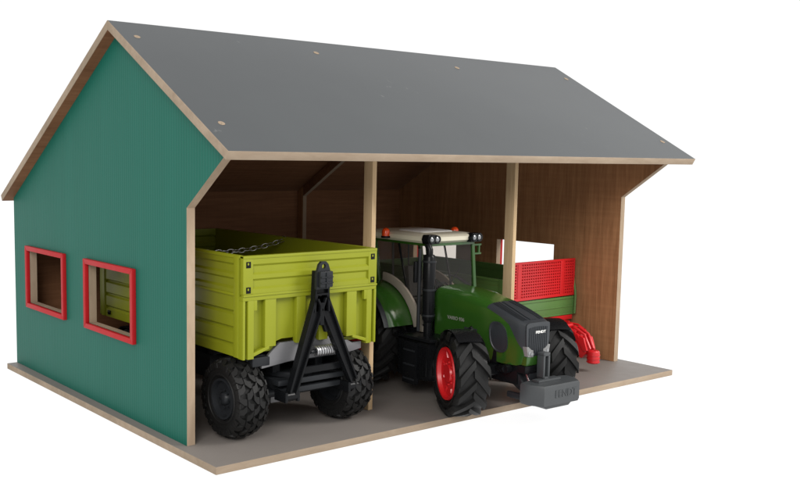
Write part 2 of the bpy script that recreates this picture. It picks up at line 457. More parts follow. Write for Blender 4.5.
def ag_tyre(R, w, rimR, nl, lugh, parent, flip=1):
    """tractor tyre: carcass and curved chevron lugs, axis along x"""
    k = MB(); Rc = R-lugh
    k.lathe(tyre_profile(Rc, w*0.94, rimR), 'x', n=64)
    # bead rings on the sidewall
    for s in (-1, 1):
        k.lathe([(s*w*0.47*0.99, rimR+0.35), (s*w*0.47*1.03, rimR+0.42), (s*w*0.47*1.03, rimR+0.52), (s*w*0.47*0.99, rimR+0.6)], 'x', n=64)
    h = w*0.94/2
    for side in (-1, 1):
        for i in range(nl):
            ph0 = 2*PI*(i + (0.5 if side > 0 else 0))/nl
            sec = []
            m = 9
            for q in range(m):
                s = q/(m-1)
                if s < 0.18:                     # runs down the shoulder
                    l = side*h*1.03; r = Rc - (0.18-s)/0.18*0.26*(Rc-rimR) - 0.10*(Rc-rimR)
                    top = r + lugh*0.35; lo = side*0.12
                else:
                    u = (s-0.18)/0.82
                    l = side*h*(1.03 - 1.10*u); r = prof_r(Rc, w*0.94, rimR, min(abs(l), h*0.93)); top = Rc+lugh - 0.10*(abs(l)/h)**2*lugh*2
                    lo = 0
                ang = ph0 + flip*(0.42*(max(0, s-0.10)**0.85))*(16/nl)*1.15
                wd = (0.062 + 0.03*(1-s))*(16/nl)
                sec.append((l+lo, r-0.15, top, ang, wd))
            rings = []
            for (l, r, top, a, wd) in sec:
                def P(rr, aa): return (l, rr*math.cos(aa), rr*math.sin(aa))
                rings.append([P(r, a-wd*1.25), P(top, a-wd), P(top, a+wd), P(r, a+wd*1.25)])
            k.loft(rings, smooth=False)
    return k.build('tyre', M['rubber'], parent)

def block_tyre(R, w, rimR, nb, parent):
    k = MB(); lh = 0.34; Rc = R-lh
    k.lathe(tyre_profile(Rc, w*0.97, rimR), 'x', n=56)
    h = w*0.97/2
    for s in (-1, 1):
        k.lathe([(s*h*0.985, rimR+0.3), (s*h*1.03, rimR+0.36), (s*h*1.03, rimR+0.46), (s*h*0.985, rimR+0.54)], 'x', n=56)
    rows = [(-0.86, 0.30, 0.0), (-0.42, 0.32, 0.5), (0.0, 0.30, 0.0), (0.42, 0.32, 0.5), (0.86, 0.30, 0.0)]
    for (lc, lw, st) in rows:
        for i in range(nb):
            a = 2*PI*(i+st)/nb; da = PI/nb*0.74
            skew = (0.55 if i % 2 else -0.55)*da
            pts = []
            for (dl, dd) in ((-1, -1), (-0.1, -0.65), (1, -1), (1, 0.55), (0.2, 1.0), (-1, 0.6)):
                l = (lc + dl*lw*0.5*1.25)*h
                aa = a + dd*da + dl*skew
                pts.append((l, aa))
            lo = []; hi = []
            for (l, aa) in pts:
                lcl = max(-h*0.99, min(h*0.99, l)); r0 = prof_r(Rc, w*0.97, rimR, min(abs(lcl), h*0.97)) - 0.15
                r1 = Rc + lh - 0.55*(abs(lcl)/h)**4
                lo.append((l, r0*math.cos(aa), r0*math.sin(aa)))
                hi.append((l*0.985, r1*math.cos(aa), r1*math.sin(aa)))
            k.loft([lo, hi], smooth=False)
    # shoulder knobs down the sidewall
    for s in (-1, 1):
        for i in range(nb):
            a = 2*PI*(i+0.5)/nb; da = PI/nb*0.55
            rr = [Rc-0.75, Rc-0.15]
            lo = [(s*h*0.97, r*math.cos(a+d), r*math.sin(a+d)) for r, d in ((rr[0], -da*.7), (rr[1], -da), (rr[1], da), (rr[0], da*.7))]
            hi = [(s*h*1.07, q[1], q[2]) for q in lo]
            k.loft([lo, hi], smooth=False)
    return k.build('tyre', M['rubber'], parent)

def rim(r, w, m, parent, side, kind='dish'):
    """wheel rim with the dish facing side (-1 or 1)"""
    k = MB(); h = w/2*side
    if kind == 'dish':
        prof = [(h*0.86, r*1.02), (h*0.98, r*1.0), (h*0.96, r*0.93), (h*0.74, r*0.86), (h*0.66, r*0.62), (h*0.72, r*0.50), (h*0.72, r*0.36), (h*0.84, r*0.33), (h*0.84, r*0.0)]
    else:
        prof = [(h*0.80, r*1.02), (h*0.93, r*1.0), (h*0.91, r*0.90), (h*0.60, r*0.84), (h*0.50, r*0.5), (h*0.56, r*0.34), (h*0.80, r*0.28), (h*0.88, r*0.20), (h*0.90, r*0.0)]
    k.lathe(prof, 'x', n=48, closed=False, caps=False)
    k.lathe([(-h*0.8, r*1.02), (-h*0.9, r*0.98), (-h*0.5, r*0.8), (-h*0.4, 0.0)], 'x', n=36, closed=False, caps=False)
    n = 8
    for i in range(n):
        a = 2*PI*i/n
        y, z = r*0.43*math.cos(a), r*0.43*math.sin(a)
        k.tube([(h*0.70, y, z), (h*0.80, y, z)], r*0.05, 8)
    if kind == 'dish':
        for i in range(n):          # raised webs between hub and flange
            a = 2*PI*(i+0.5)/n
            k.loft([[(h*0.66, q*r*math.cos(a+d), q*r*math.sin(a+d)) for q, d in ((0.60, -0.10), (0.60, 0.10), (0.86, 0.07), (0.86, -0.07))],
                    [(h*0.75, q*r*math.cos(a+d), q*r*math.sin(a+d)) for q, d in ((0.62, -0.06), (0.62, 0.06), (0.85, 0.04), (0.85, -0.04))]], smooth=False)
    return k.build('rim', m, parent)

def wheel(parent, loc, R, w, rimR, m, side, kind, steer=0, nl=16, lugh=0.4, spin=0.0, flip=1):
    k = MB(); k.lathe([(-w*0.30, rimR*0.25), (w*0.30, rimR*0.25)], 'x', n=20, closed=False)
    hub = k.build('wheel', m, parent, loc, (0, 0, math.radians(steer)))
    if kind == 'ag': t = ag_tyre(R, w, rimR, nl, lugh, hub, flip)
    else: t = block_tyre(R, w, rimR, nl, hub)
    t.rotation_euler.x = spin
    rim(rimR, w, m, hub, side, 'dish' if kind == 'ag' else 'deep')
    return hub

# ------------------------------------------------------------------ lime tipping trailer (front towards the viewer)
TC = 15.28; HW = 8.92; YF = 5.4; YB = 39.0
tr = thing('tipping_trailer', 'lime green toy tipping trailer with black wheels and its drawbar folded up', 'toy trailer', (TC, 22, 0))
# local frame: x from trailer centre, y = world y - 22, z up
def ty(y): return y-22
ZT = 19.45; ZL = 15.3; ZB = 8.9

# lower front panel with raised ribs, corner posts and a shaped lower edge
def px_x(v): return v - TC
k = MB()
low = [(-HW+0.9, ZB+0.15), (-HW+1.7, ZB+0.15), (-HW+2.6, ZB+0.55), (-HW+4.0, ZB+1.15), (-3.6, ZB+1.5), (3.6, ZB+1.5), (HW-3.6, ZB+1.1), (HW-2.6, ZB+0.45), (HW-0.9, ZB+0.15)]
k.prism([(HW-0.9, ZL-0.02), (-HW+0.9, ZL-0.02)] + low, 'y', ty(YF+0.75), ty(YF+1.05))
front = k.build('front_panel', M['lime'], tr)
k = MB()
# top rail of the lower box, ledge and frame round it
k.box(-HW, HW, ty(YF), ty(YF+0.8), ZL-0.45, ZL+0.0, 0.06)
k.box(-HW-0.02, HW+0.02, ty(YF-0.12), ty(YF+0.4), ZL-0.02, ZL+0.22, 0.07)
for s in (-1, 1):      # corner post, slot, inner post
    a = sorted((s*HW, s*(HW-0.28))); k.box(a[0], a[1], ty(YF), ty(YF+1.0), ZB-0.1, ZL-0.44, 0.04)
    a = sorted((s*(HW-0.27), s*(HW-0.62))); k.box(a[0], a[1], ty(YF+0.42), ty(YF+1.0), ZB, ZL-0.44)
    a = sorted((s*(HW-0.61), s*(HW-1.35))); k.box(a[0], a[1], ty(YF+0.02), ty(YF+0.9), ZB-0.12, ZL-0.44, 0.05)
    a = sorted((s*(HW-1.34), s*(HW-1.75))); k.box(a[0], a[1], ty(YF+0.02), ty(YF+0.5), ZL-1.5, ZL-0.44, 0.04)
    # base lip under each outer bay
    a = sorted((s*(HW-1.3), s*(HW-3.3)))
    k.prism([(a[0], ZB+0.1 if s < 0 else ZB+0.75), (a[1], ZB+0.75 if s < 0 else ZB+0.1), (a[1], ZB+1.1 if s < 0 else ZB+0.5), (a[0], ZB+0.5 if s < 0 else ZB+1.1)], 'y', ty(YF+0.05), ty(YF+0.8), 0.04)
k.build('corner_frame', M['lime'], front)
for (a, c) in ((-6.15, -4.75), (-2.1, -0.9), (0.9, 2.1), (4.75, 6.15)):
    k = MB()
    k.prism([(a, ZL-0.42), (a, ZB+0.95), (c, ZB+0.95), (c, ZL-0.42)], 'y', ty(YF+0.08), ty(YF+0.78), 0.07)
    k.build('rib', M['lime'], front)

# upper board: profile with two rolled grooves, swept across the front
def board_profile(d0, z0, z1, grooves, th=0.35, depth=0.22):
    """closed outline in (depth, z): outside face towards smaller depth"""
    out = [(d0, z0)]
    for g, hw_ in grooves:
        out += [(d0, g-hw_-0.12), (d0+depth, g-hw_+0.10), (d0+depth, g+hw_-0.10), (d0, g+hw_+0.12)]
    out += [(d0, z1)]
    return out + [(d0+th+depth, z1), (d0+th+depth, z0)]
k = MB()
pr = board_profile(ty(YF), ZL+0.22, ZT, [(ZL+1.25, 0.42), (ZL+2.75, 0.42)])
k.prism(pr, 'x', -HW+1.2, HW-1.2)
for s in (-1, 1):
    a = sorted((s*(HW-1.21), s*HW)); k.box(a[0], a[1], ty(YF-0.02), ty(YF+0.57), ZL+0.22, ZT, 0.05)
k.box(-HW, HW, ty(YF-0.08), ty(YF+0.6), ZT-0.30, ZT+0.02, 0.08)
up = k.build('front_board', M['lime'], tr)
for s in (-1, 1):
    for z in (18.55, 15.95):
        k = MB()
        x = s*(HW-0.62)
        k.box(x-0.28, x+0.28, ty(YF-0.06), ty(YF+0.1), z-0.32, z+0.32, 0.03)
        k.build('latch', M['black'], up)
        k = MB(); k.box(x-0.14, x+0.02, ty(YF-0.12), ty(YF-0.04), z-0.02, z+0.2, 0.02); k.build('latch_tab', M['lime'], up)

# side walls: upper board grooved, lower boards
def side(s):
    yb0, yb1 = ty(YF+1.06), ty(YB)
    k = MB()
    up_ = board_profile(0, ZL+0.15, ZT, [(ZL+1.25, 0.45), (ZL+2.75, 0.45)])
    lo_ = board_profile(0.06, ZB, ZL+0.1, [(ZB+1.2, 0.13), (ZB+2.9, 0.13), (ZB+4.6, 0.13)], depth=0.26)
    for pr in (up_, lo_):
        pts = [(s*(HW - d), z) for d, z in pr]
        k.prism(pts, 'y', yb0, yb1)
    a = sorted((s*(HW+0.1), s*(HW-0.45)))
    k.box(a[0], a[1], ty(YF+0.6), yb1, ZT-0.28, ZT+0.03, 0.07)
    k.box(a[0], a[1], yb0, yb1, ZL-0.05, ZL+0.24, 0.07)
    # uprights at corners and mid length
    for yy in (YF+1.2, 22.6, YB-0.8):
        k.box(a[0]-0.02, a[1]+0.02, ty(yy-0.45), ty(yy+0.45), ZB, ZT-0.05, 0.06)
    o = k.build('side_board', M['lime'], tr)
    for z in (ZB+0.6, ZL+1.2):
        for yy in (23.8, 36.5):
            k = MB(); x = s*(HW+0.06)
            k.box(x-0.1, x+0.1, ty(yy-0.3), ty(yy+0.3), z-0.25, z+0.25, 0.04); k.build('latch', M['black'], o)
    return o
side(-1); side(1)
k = MB()
k.prism(board_profile(ty(YB-0.1), ZL+0.2, ZT, [(ZL+1.25, 0.42), (ZL+2.75, 0.42)]), 'x', -HW+0.1, HW-0.1)
k.box(-HW+0.1, HW-0.1, ty(YB), ty(YB+0.5), ZB, ZL+0.2, 0.05)
for x in (-6, -2, 2, 6): k.box(x-0.6, x+0.6, ty(YB+0.4), ty(YB+0.9), ZB+0.3, ZL, 0.08)
k.build('tailgate', M['lime_shaded'], tr)
k = MB(); k.box(-HW+0.3, HW-0.3, ty(YF+1.0), ty(YB), ZB+0.3, ZB+0.7); k.build('floor_panel', M['lime_shaded'], tr)

# chain across the top of the box
k = MB()
A = Vector((-HW+0.5, ty(22.6), ZT-0.45)); B = Vector((HW-0.5, ty(22.6), ZT-0.35)); n = 20
def chain_pt(t): p = A.lerp(B, t); p.z -= 4*t*(1-t)*1.05; return p
for i in range(n):
    p0, p1 = chain_pt(i/n), chain_pt((i+1)/n)
    mid = (p0+p1)/2; d = (p1-p0); Ln = d.length*0.72; d.normalize()
    side_v = d.cross(Vector((0, 0, 1))).normalized(); upv = side_v.cross(d)
    w_ = (side_v if i % 2 else upv)
    tilt = (side_v*0.35+upv).normalized() if i % 2 == 0 else (side_v-upv*0.35).normalized()
    ring = [mid + d*Ln*0.95*math.cos(t) + tilt*0.30*math.sin(t) for t in [2*PI*q/14 for q in range(14)]]
    k.tube(ring, 0.06, 6, closed=True)
for p in (A, B):
    k.tube([p + Vector((0, 0.5*math.cos(t), 0.5*math.sin(t))) for t in [2*PI*q/14 for q in range(14)]], 0.07, 6, closed=True)
k.build('chain', M['steel'], tr)

# chassis
k = MB()
k.box(-3.4, -2.4, ty(8), ty(38), 6.3, 8.9, 0.1); k.box(2.4, 3.4, ty(8), ty(38), 6.3, 8.9, 0.1)
k.box(-7.6, 7.2, ty(YF+1.3), ty(YF+2.4), 7.6, 8.8, 0.1)
k.box(-7.4, -5.2, ty(YF+0.5), ty(YF+1.5), 7.75, 8.75, 0.15)
for yy in (14, 24, 33): k.box(-7.5, 7.5, ty(yy-0.5), ty(yy+0.5), 7.8, 9.1, 0.1)
k.box(-4, 4, ty(20), ty(30), 3.4, 6.3, 0.2)
k.build('chassis', M['charcoal'], tr)
k = MB()       # grey front plate with stepped edge
k.prism([(-6.2, 7.5), (-2.4, 7.9), (2.6, 7.9), (5.4, 7.9), (7.3, 8.2), (7.3, 9.0), (6.0, 8.95), (5.3, 9.35), (4.6, 9.35), (3.9, 10.0), (-3.9, 10.0), (-4.6, 9.5), (-5.2, 9.0), (-5.5, 8.6), (-6.2, 8.4)], 'y', ty(YF+0.55), ty(YF+0.95), 0.05)
k.build('front_plate', M['steelgrey'], tr)
k = MB(); path = []
for q in range(0, 9*14+1):
    t = q/14; path.append((0.15+2.9*t/9, ty(YF-0.15)+0.50*math.cos(2*PI*t), 8.75+0.50*math.sin(2*PI*t)))
k.tube(path, 0.12, 7)
k.build('spring', M['steel'], tr)
k = MB(); k.cyl((-0.4, ty(YF-0.15), 8.75), (3.5, ty(YF-0.15), 8.75), 0.22); k.build('spring_rod', M['charcoal'], tr)
# rear mudguards and front mudguards
for s in (-1, 1):
    k = MB(); grid = []
    for q in range(13):
        a = math.radians(15+150*q/12)
        grid.append([(s*(5.4+dx), 4.75*math.cos(a), 4.15+4.75*math.sin(a)*0.93) for dx in (0, 1.8, 3.4)])
    # only the inner part, as on the toy
    for r in grid:
        pass
    k.thick([[ (x, y, min(z, 8.3)) for (x, y, z) in r] for r in grid], 0.14)
    k.build('mudguard', M['black'], tr, (0, ty(31.5), 0))
# front bogie: axle, turntable, drawbar hinge
k = MB()
k.cyl((-6.2, ty(8.3), 4.15), (6.2, ty(8.3), 4.15), 0.6)
k.lathe([(0, 0), (0, 3.4), (0.5, 3.4), (0.5, 0)], 'z', (0, ty(9.5), 5.9), 36, closed=False)
k.box(-3.9, 3.9, ty(6.6), ty(13), 4.7, 5.8, 0.15)
k.box(-4.6, 4.6, ty(5.2), ty(6.5), 5.5, 6.1, 0.15)
k.box(-4.2, 4.4, ty(5.4), ty(6.4), 4.5, 5.1, 0.15)
k.build('turntable', M['charcoal'], tr)
k = MB(); k.box(-3.6, -1.5, ty(8.0), ty(8.4), 3.0, 5.6, 0.1); k.build('axle_bracket', M['steelgrey'], tr)
k = MB(); k.cyl((-6.2, ty(31.5), 4.15), (6.2, ty(31.5), 4.15), 0.6); k.box(-4, 4, ty(29), ty(34), 4.2, 6.4, 0.2); k.build('rear_axle', M['charcoal'], tr)
# A shaped drawbar folded upright: slim channel arms with raised edges
dy = ty(4.35)
def channel(k, p, q, w0, w1, d=0.75):
    """flat bar between two points in the x-z plane with raised rims"""
    p = Vector((p[0], p[1])); q = Vector((q[0], q[1])); t = (q-p).normalized(); nrm = Vector((-t.y, t.x))
    def poly(a, c): return [tuple(p+nrm*a[0]), tuple(q+nrm*a[1]), tuple(q+nrm*c[1]), tuple(p+nrm*c[0])]
    k.prism(poly((-w0/2, -w1/2), (w0/2, w1/2)), 'y', dy-d*0.15, dy+d*0.5, 0.04)
    k.prism(poly((-w0/2, -w1/2), (-w0/2+0.22, -w1/2+0.22)), 'y', dy-d*0.62, dy-d*0.14, 0.04)
    k.prism(poly((w0/2-0.22, w1/2-0.22), (w0/2, w1/2)), 'y', dy-d*0.62, dy-d*0.14, 0.04)
k = MB()
channel(k, (0.05, 14.9), (-3.55, 4.9), 1.5, 1.0)
channel(k, (0.15, 14.9), (4.75, 5.2), 1.5, 1.0)
channel(k, (0.1, 17.6), (0.1, 13.2), 1.7, 2.1)
k.prism([(-0.95, 13.3), (1.15, 13.3), (1.9, 11.2), (0.9, 10.9), (0.5, 11.9), (-0.3, 11.9), (-0.75, 10.9), (-1.65, 11.2)], 'y', dy-0.1, dy+0.38, 0.04)
k.box(-0.16, 0.36, dy-0.46, dy-0.05, 11.8, 14.2, 0.03)
for z in (15.1, 16.2): k.box(-0.75, 0.95, dy-0.46, dy-0.05, z-0.1, z+0.1, 0.03)
for s, x in ((-1, -3.65), (1, 4.8)):
    k.cyl((x-0.75, dy+0.1, 4.55), (x+0.75, dy+0.1, 4.55), 0.55)
    k.box(x-0.95, x-0.6, dy-0.45, dy+1.6, 4.0, 5.1, 0.08); k.box(x+0.6, x+0.95, dy-0.45, dy+1.6, 4.0, 5.1, 0.08)
k.box(-3.1, 3.4, dy+0.4, dy+0.9, 6.6, 7.3, 0.06)
arm = k.build('drawbar', M['black'], tr)
k = MB()
hole = [(0.0+0.26*math.cos(t), 18.1+0.26*math.sin(t)) for t in [2*PI*q/14 for q in range(14)]]
k.prism([(-0.95, 15.7), (0.85, 15.7), (0.95, 17.4), (0.62, 18.3), (0.3, 18.62), (-0.3, 18.62), (-0.62, 18.3), (-0.95, 17.2)], 'y', dy-0.75, dy-0.40, holes=[hole])
k.box(-0.75, 0.95, dy-1.15, dy-0.74, 15.9, 17.6, 0.12)
for x in (0.08,): k.box(x-0.08, x+0.08, dy-1.28, dy-1.14, 15.8, 17.5, 0.03)
for z in (16.4, 17.0): k.box(-0.7, 0.9, dy-1.28, dy-1.14, z-0.06, z+0.06, 0.02)
k.build('towing_eye', M['charcoal'], arm)

wheel(tr, (-8.05, ty(8.3), 4.3), 4.3, 3.5, 2.15, M['charcoal'], -1, 'block', nl=23)
wheel(tr, (6.0, ty(8.1), 4.3), 4.3, 3.5, 2.15, M['charcoal'], 1, 'block', nl=23)
for s in (-1, 1): wheel(tr, (s*7.1, ty(31.5), 4.15), 4.15, 3.6, 2.15, M['charcoal'], s, 'block', nl=19)

# ------------------------------------------------------------------ tractor (front towards the viewer)
tx = thing('toy_tractor', 'green toy tractor with cream cab roof, red wheel rims and a front weight', 'toy tractor', (40.8, 0.35, 0), -2)
ST = [(-4.5, 1.92, 1.50, 6.3, 10.2, 10.85), (-3.6, 2.20, 1.95, 5.8, 10.35, 11.15), (-1.5, 2.60, 2.5, 5.8, 10.6, 11.85), (1.0, 2.90, 2.85, 6.1, 11.1, 12.6),
      (4.0, 3.10, 3.05, 6.6, 11.7, 13.3), (7.0, 3.20, 3.1, 7.0, 12.1, 13.55), (9.4, 3.22, 3.1, 7.0, 12.2, 13.65)]
def stat(y):
    y = max(ST[0][0], min(ST[-1][0], y))
    for a, c in zip(ST, ST[1:]):
        if y <= c[0]:
            t = (y-a[0])/(c[0]-a[0]); return [a[i]+(c[i]-a[i])*t for i in range(1, 6)]
    return list(ST[-1][1:])
def hood_pt(y, t, off=0.0):
    """t: -2 bottom left, -1 shoulder, 0 crest, 1 shoulder, 2 bottom right"""
    w, wb, zb, zs, zt = stat(y)
    s = -1 if t < 0 else 1; a = abs(t)
    if a > 1:
        u = a-1; x = w+(wb-w)*u*u; z = zs+(zb-zs)*u; n = (1, 0)
    else:
        th = a*PI/2; e = 0.34 + 0.28*max(0, min(1, (y+3)/6))
        x = w*math.sin(th)**e if th > 0 else 0; z = zs+(zt-zs)*max(0, math.cos(th))**e
        n = (math.sin(th)**1.2, max(0, math.cos(th)))
    return (s*(x+off*n[0]), y, z+off*n[1])
TS = [-2+0.125*i for i in range(33)]
k = MB()
ys = [-4.5, -4.0, -3.3, -2.4, -1.5, -0.3, 1, 2.5, 4, 5.5, 7, 8.2, 9.4]
k.loft([[hood_pt(y, t) for t in TS] for y in ys], smooth=True)
hood = k.build('hood', M['tractor_green'], tx)
hood_text = text('VARIO 936', 0.60, 0.010, M['print'], hood, (-3.22, 5.6, 10.1), (90, 0, -88), bold=0.01)
# grille: wraps crest, cheeks and nose
def gl(t):   # rear limit of the dark panel at each t
    a = abs(t)
    if a <= 0.7: return 0.9
    if a <= 1.0: return 0.9-(a-0.7)/0.3*3.3
    return max(-4.3, -2.4 - (a-1)*2.9)
k = MB()
tt = [-1.6+0.1*i for i in range(33)]
k.thick([[hood_pt(-4.52+(gl(t)+4.52)*(q/8), t, 0.03) for t in tt] for q in range(9)], 0.1)
nose = [hood_pt(-4.5, t, 0.05) for t in tt]
nose_poly = [(p[0], p[2]) for p in nose]
nb = [(1.25, 7.0), (0.5, 6.75), (-0.5, 6.75), (-1.25, 7.0)]
k.prism(nose_poly + nb, 'y', -4.66, -4.45)
gr = k.build('grille', M['grille_grey'], tx)
k = MB()
for i in range(-7, 8):
    x = i*0.21; top = 10.55 - 0.12*(abs(x)/1.5)**2
    k.box(x-0.045, x+0.045, -4.74, -4.65, 7.1, top-0.15)
k.build('grille_bar', M['grille_grey'], gr)
k = MB()
for i in range(-4, 5):
    x = i*0.33
    k.thick([[hood_pt(y, (x+dx)/stat(y)[0]*0.55, 0.115) for dx in (-0.05, 0.05)] for y in (-3.9, -3, -2, -1, 0, 0.8)], 0.05)
k.build('louvre', M['grille_grey'], gr)
badge = text('FENDT', 0.42, 0.02, M['white'], gr, (0.3, -4.77, 9.75), (90, 0, 0), bold=0.008, xs=1.3)
# side vent panels
for s in (-1, 1):
    k = MB(); grid = []
    outline = []
    cen = (-1.0, 8.85)
    for q in range(20):
        a = 2*PI*q/20
        yy = cen[0] + 1.25*(abs(math.cos(a))**0.8)*(1 if math.cos(a) > 0 else -1) + 0.3*math.sin(a)
        zz = cen[1] + 1.8*(abs(math.sin(a))**0.8)*(1 if math.sin(a) > 0 else -1)
        outline.append((yy, zz))
    def sx(y, z, off):
        w, wb, zb, zs, zt = stat(y); u = max(0, min(1, (z-zs)/(zb-zs))); return s*(w+(wb-w)*u*u+off)
    k.thick([[(sx(cen[0]+(y-cen[0])*f, cen[1]+(z-cen[1])*f, o_), cen[0]+(y-cen[0])*f, cen[1]+(z-cen[1])*f) for y, z in outline + outline[:1]]
             for f, o_ in ((0.02, 0.06), (0.3, 0.06), (0.6, 0.06), (0.88, 0.06), (0.93, 0.13), (1.0, 0.13))], 0.16, smooth=False)
    k.build('side_vent', M['grille_grey'], hood)
    # lower vent behind, next to the mudguard
    k = MB()
    k.thick([[(sx(y, z, 0.05), y, z) for y in (2.2, 3.2, 4.2)] for z in (7.9, 8.6, 9.3)], 0.06)
    k.build('side_vent', M['grille_grey'], hood)
# headlamps
for s in (-1, 1):
    k = MB()
    k.prism([(s*0.85, 6.9), (s*1.75, 7.0), (s*1.98, 8.15), (s*1.7, 8.2), (s*1.2, 7.8), (s*0.85, 7.7)], 'y', -4.80, -3.7, 0.05)
    hl = k.build('headlight', M['smoke'], tx)
    for (x, z) in ((1.08, 7.28), (1.52, 7.45)):
        k = MB(); k.lathe([(0, 0.0), (0.0, 0.24), (-0.08, 0.22), (-0.12, 0.0)], 'y', (s*x, -4.80, z), 14, closed=False); k.build('lamp', M['lamp'], hl)
k = MB()
k.prism([(-4.62, 5.9), (-4.72, 7.0), (-3.0, 7.0), (-3.0, 5.9)], 'x', -1.8, 1.8, 0.12)
k.build('nose_trim', M['tractor_green'], tx)
# engine block, transmission, front support
k = MB()
k.box(-1.9, 1.9, -4.6, -1.0, 4.9, 5.88, 0.2)
k.box(-1.9, 1.9, -3.4, 9.5, 3.4, 6.6, 0.3)
k.box(-2.7, 2.7, -0.8, 9.3, 5.6, 8.2, 0.2)
k.box(-2.4, 2.4, 8, 21, 3.4, 7.0, 0.3)
k.cyl((-2.2, 0, 5.0), (-2.75, -2.3, 5.3), 0.42); k.cyl((-2.9, -2.3, 5.3), (-2.1, -2.3, 5.3), 0.5)
k.box(-5.9, 5.9, -0.7, 0.7, 4.2, 5.6, 0.3)
k.cyl((-6.2, 19, 6.35), (6.2, 19, 6.35), 1.1)
k.build('chassis', M['black'], tx)
# side tanks and steps
for s in (-1, 1):
    a = sorted((s*2.7, s*6.6))
    k = MB()
    k.box(a[0], a[1], 6.6, 12.6, 2.3, 7.2, 0.5)
    a2 = sorted((s*6.5, s*7.1)); k.box(a2[0], a2[1], 8.4, 10.9, 1.7, 7.0, 0.1)
    a3 = sorted((s*2.7, s*7.0)); k.box(a3[0], a3[1], 6.0, 13.4, 7.3, 7.7, 0.12)
    for q in range(7): 
        a4 = sorted((s*6.6, s*6.75)); k.box(a4[0], a4[1], 6.9+q*0.2, 7.0+q*0.2, 3, 6.6)
    k.build('fuel_tank', M['black'], tx)
    k = MB()
    for z in (2.2, 4.0, 5.8): k.box(a2[0]-0.1, a2[1]+0.25, 8.6, 10.7, z, z+0.22, 0.05)
    k.build('step', M['charcoal'], tx)
# front linkage and weight
k = MB()
for s in (-1, 1):
    k.prism([(-4.0, 3.9), (-3.2, 5.0), (-2.6, 5.0), (-2.6, 3.4), (-5.2, 2.1), (-5.6, 2.6)], 'x', s*1.35-0.35, s*1.35+0.35, 0.08)
    k.box(s*2.2-0.3, s*2.2+0.3, -5.2, -2.4, 2.0, 2.7, 0.15)
k.box(-1.1, 1.1, -4.5, -3.2, 3.3, 5.3, 0.15)
lk = k.build('front_linkage', M['charcoal'], tx)
k = MB()
for s in (-1, 1): k.prism([(-4.15, 4.9), (-3.9, 4.9), (-4.9, 2.9), (-5.15, 2.9)], 'x', s*1.0-0.14, s*1.0+0.14, 0.03)
k.build('lift_ram', M['steel'], lk)
k = MB()
top = [(-3.55, -5.0), (-3.55, -6.3), (-2.65, -7.8), (3.35, -7.8), (4.25, -6.3), (4.25, -5.0), (2.0, -4.6), (-2.0, -4.6)]
t = bmesh.new()
lowp = [(-3.9, -5.0), (-3.9, -6.2), (-3.05, -7.7), (-1.0, -7.7), (1.0, -7.7), (3.05, -7.7), (3.9, -6.2), (3.9, -5.0), (2.0, -4.7), (-2.0, -4.7)]
k.loft([[(x*0.96, (y+6.2)*0.96-6.2, 1.85) for x, y in top], [(x, y, 2.15) for x, y in top], [(x, y, 3.95) for x, y in top], [(x*0.975, (y+6.2)*0.95-6.2, 4.2) for x, y in top]], smooth=False)
k.prism([(-2.6, 1.95), (2.6, 1.95), (1.9, 1.45), (-1.9, 1.45)], 'y', -7.5, -5.5, 0.05)
k.box(-1.9, 1.9, -6.3, -5.2, 4.1, 4.5, 0.15)
wt = k.build('front_weight', M['weight_grey'], tx, (0.45, 0, 0))
text('FENDT', 1.25, 0.035, M['weight_grey'], wt, (1.0, -7.82, 3.05), (90, 0, 0), bold=0.0, xs=0.95)
k = MB()
k.box(-0.55, -0.25, -5.9, -4.9, 4.2, 7.3, 0.06); k.box(0.25, 0.55, -5.9, -4.9, 4.2, 7.3, 0.06)
k.box(-0.55, 0.55, -5.9, -4.9, 7.1, 7.5, 0.06); k.box(-0.55, 0.55, -5.9, -4.9, 4.2, 4.7, 0.06)
k.box(-0.3, 0.3, -5.0, -4.8, 4.4, 7.2)
k.build('hitch_mast', M['weight_grey'], wt, (-0.2, 0, 0))

# wheels
for s, loc in ((-1, (-7.65, 0.0, 4.95)), (1, (7.3, 0.0, 4.95))):
    wheel(tx, loc, 4.95, 3.9, 3.0, M['red'], s, 'ag', steer=-24, nl=13, lugh=0.42, spin=0.13*s, flip=-1)
for s in (-1, 1):
    wheel(tx, (s*6.9, 19, 6.4), 6.4, 4.6, 4.1, M['red'], s, 'ag', nl=18, lugh=0.45, flip=-1)
# front mudguards (turn with the wheels)
for s, loc in ((-1, (-7.65, 0.0, 4.95)), (1, (7.3, 0.0, 4.95))):
    k = MB(); grid = []
    for q in range(11):
        a = math.radians(62+62*q/10)
        grid.append([(dx, 5.12*math.cos(a), 5.12*math.sin(a) - 0.05*abs(dx)) for dx in (-1.45, -1.0, 0, 1.0, 1.45)])
    k.thick(grid, 0.09)
    k.tube([(-s*1.2, 0.6, 5.2), (-s*2.6, 0.5, 3.6), (-s*3.0, 0.3, 0.4)], 0.28, 8)
    k.build('mudguard', M['black'], tx, loc, (0, 0, math.radians(-24)))

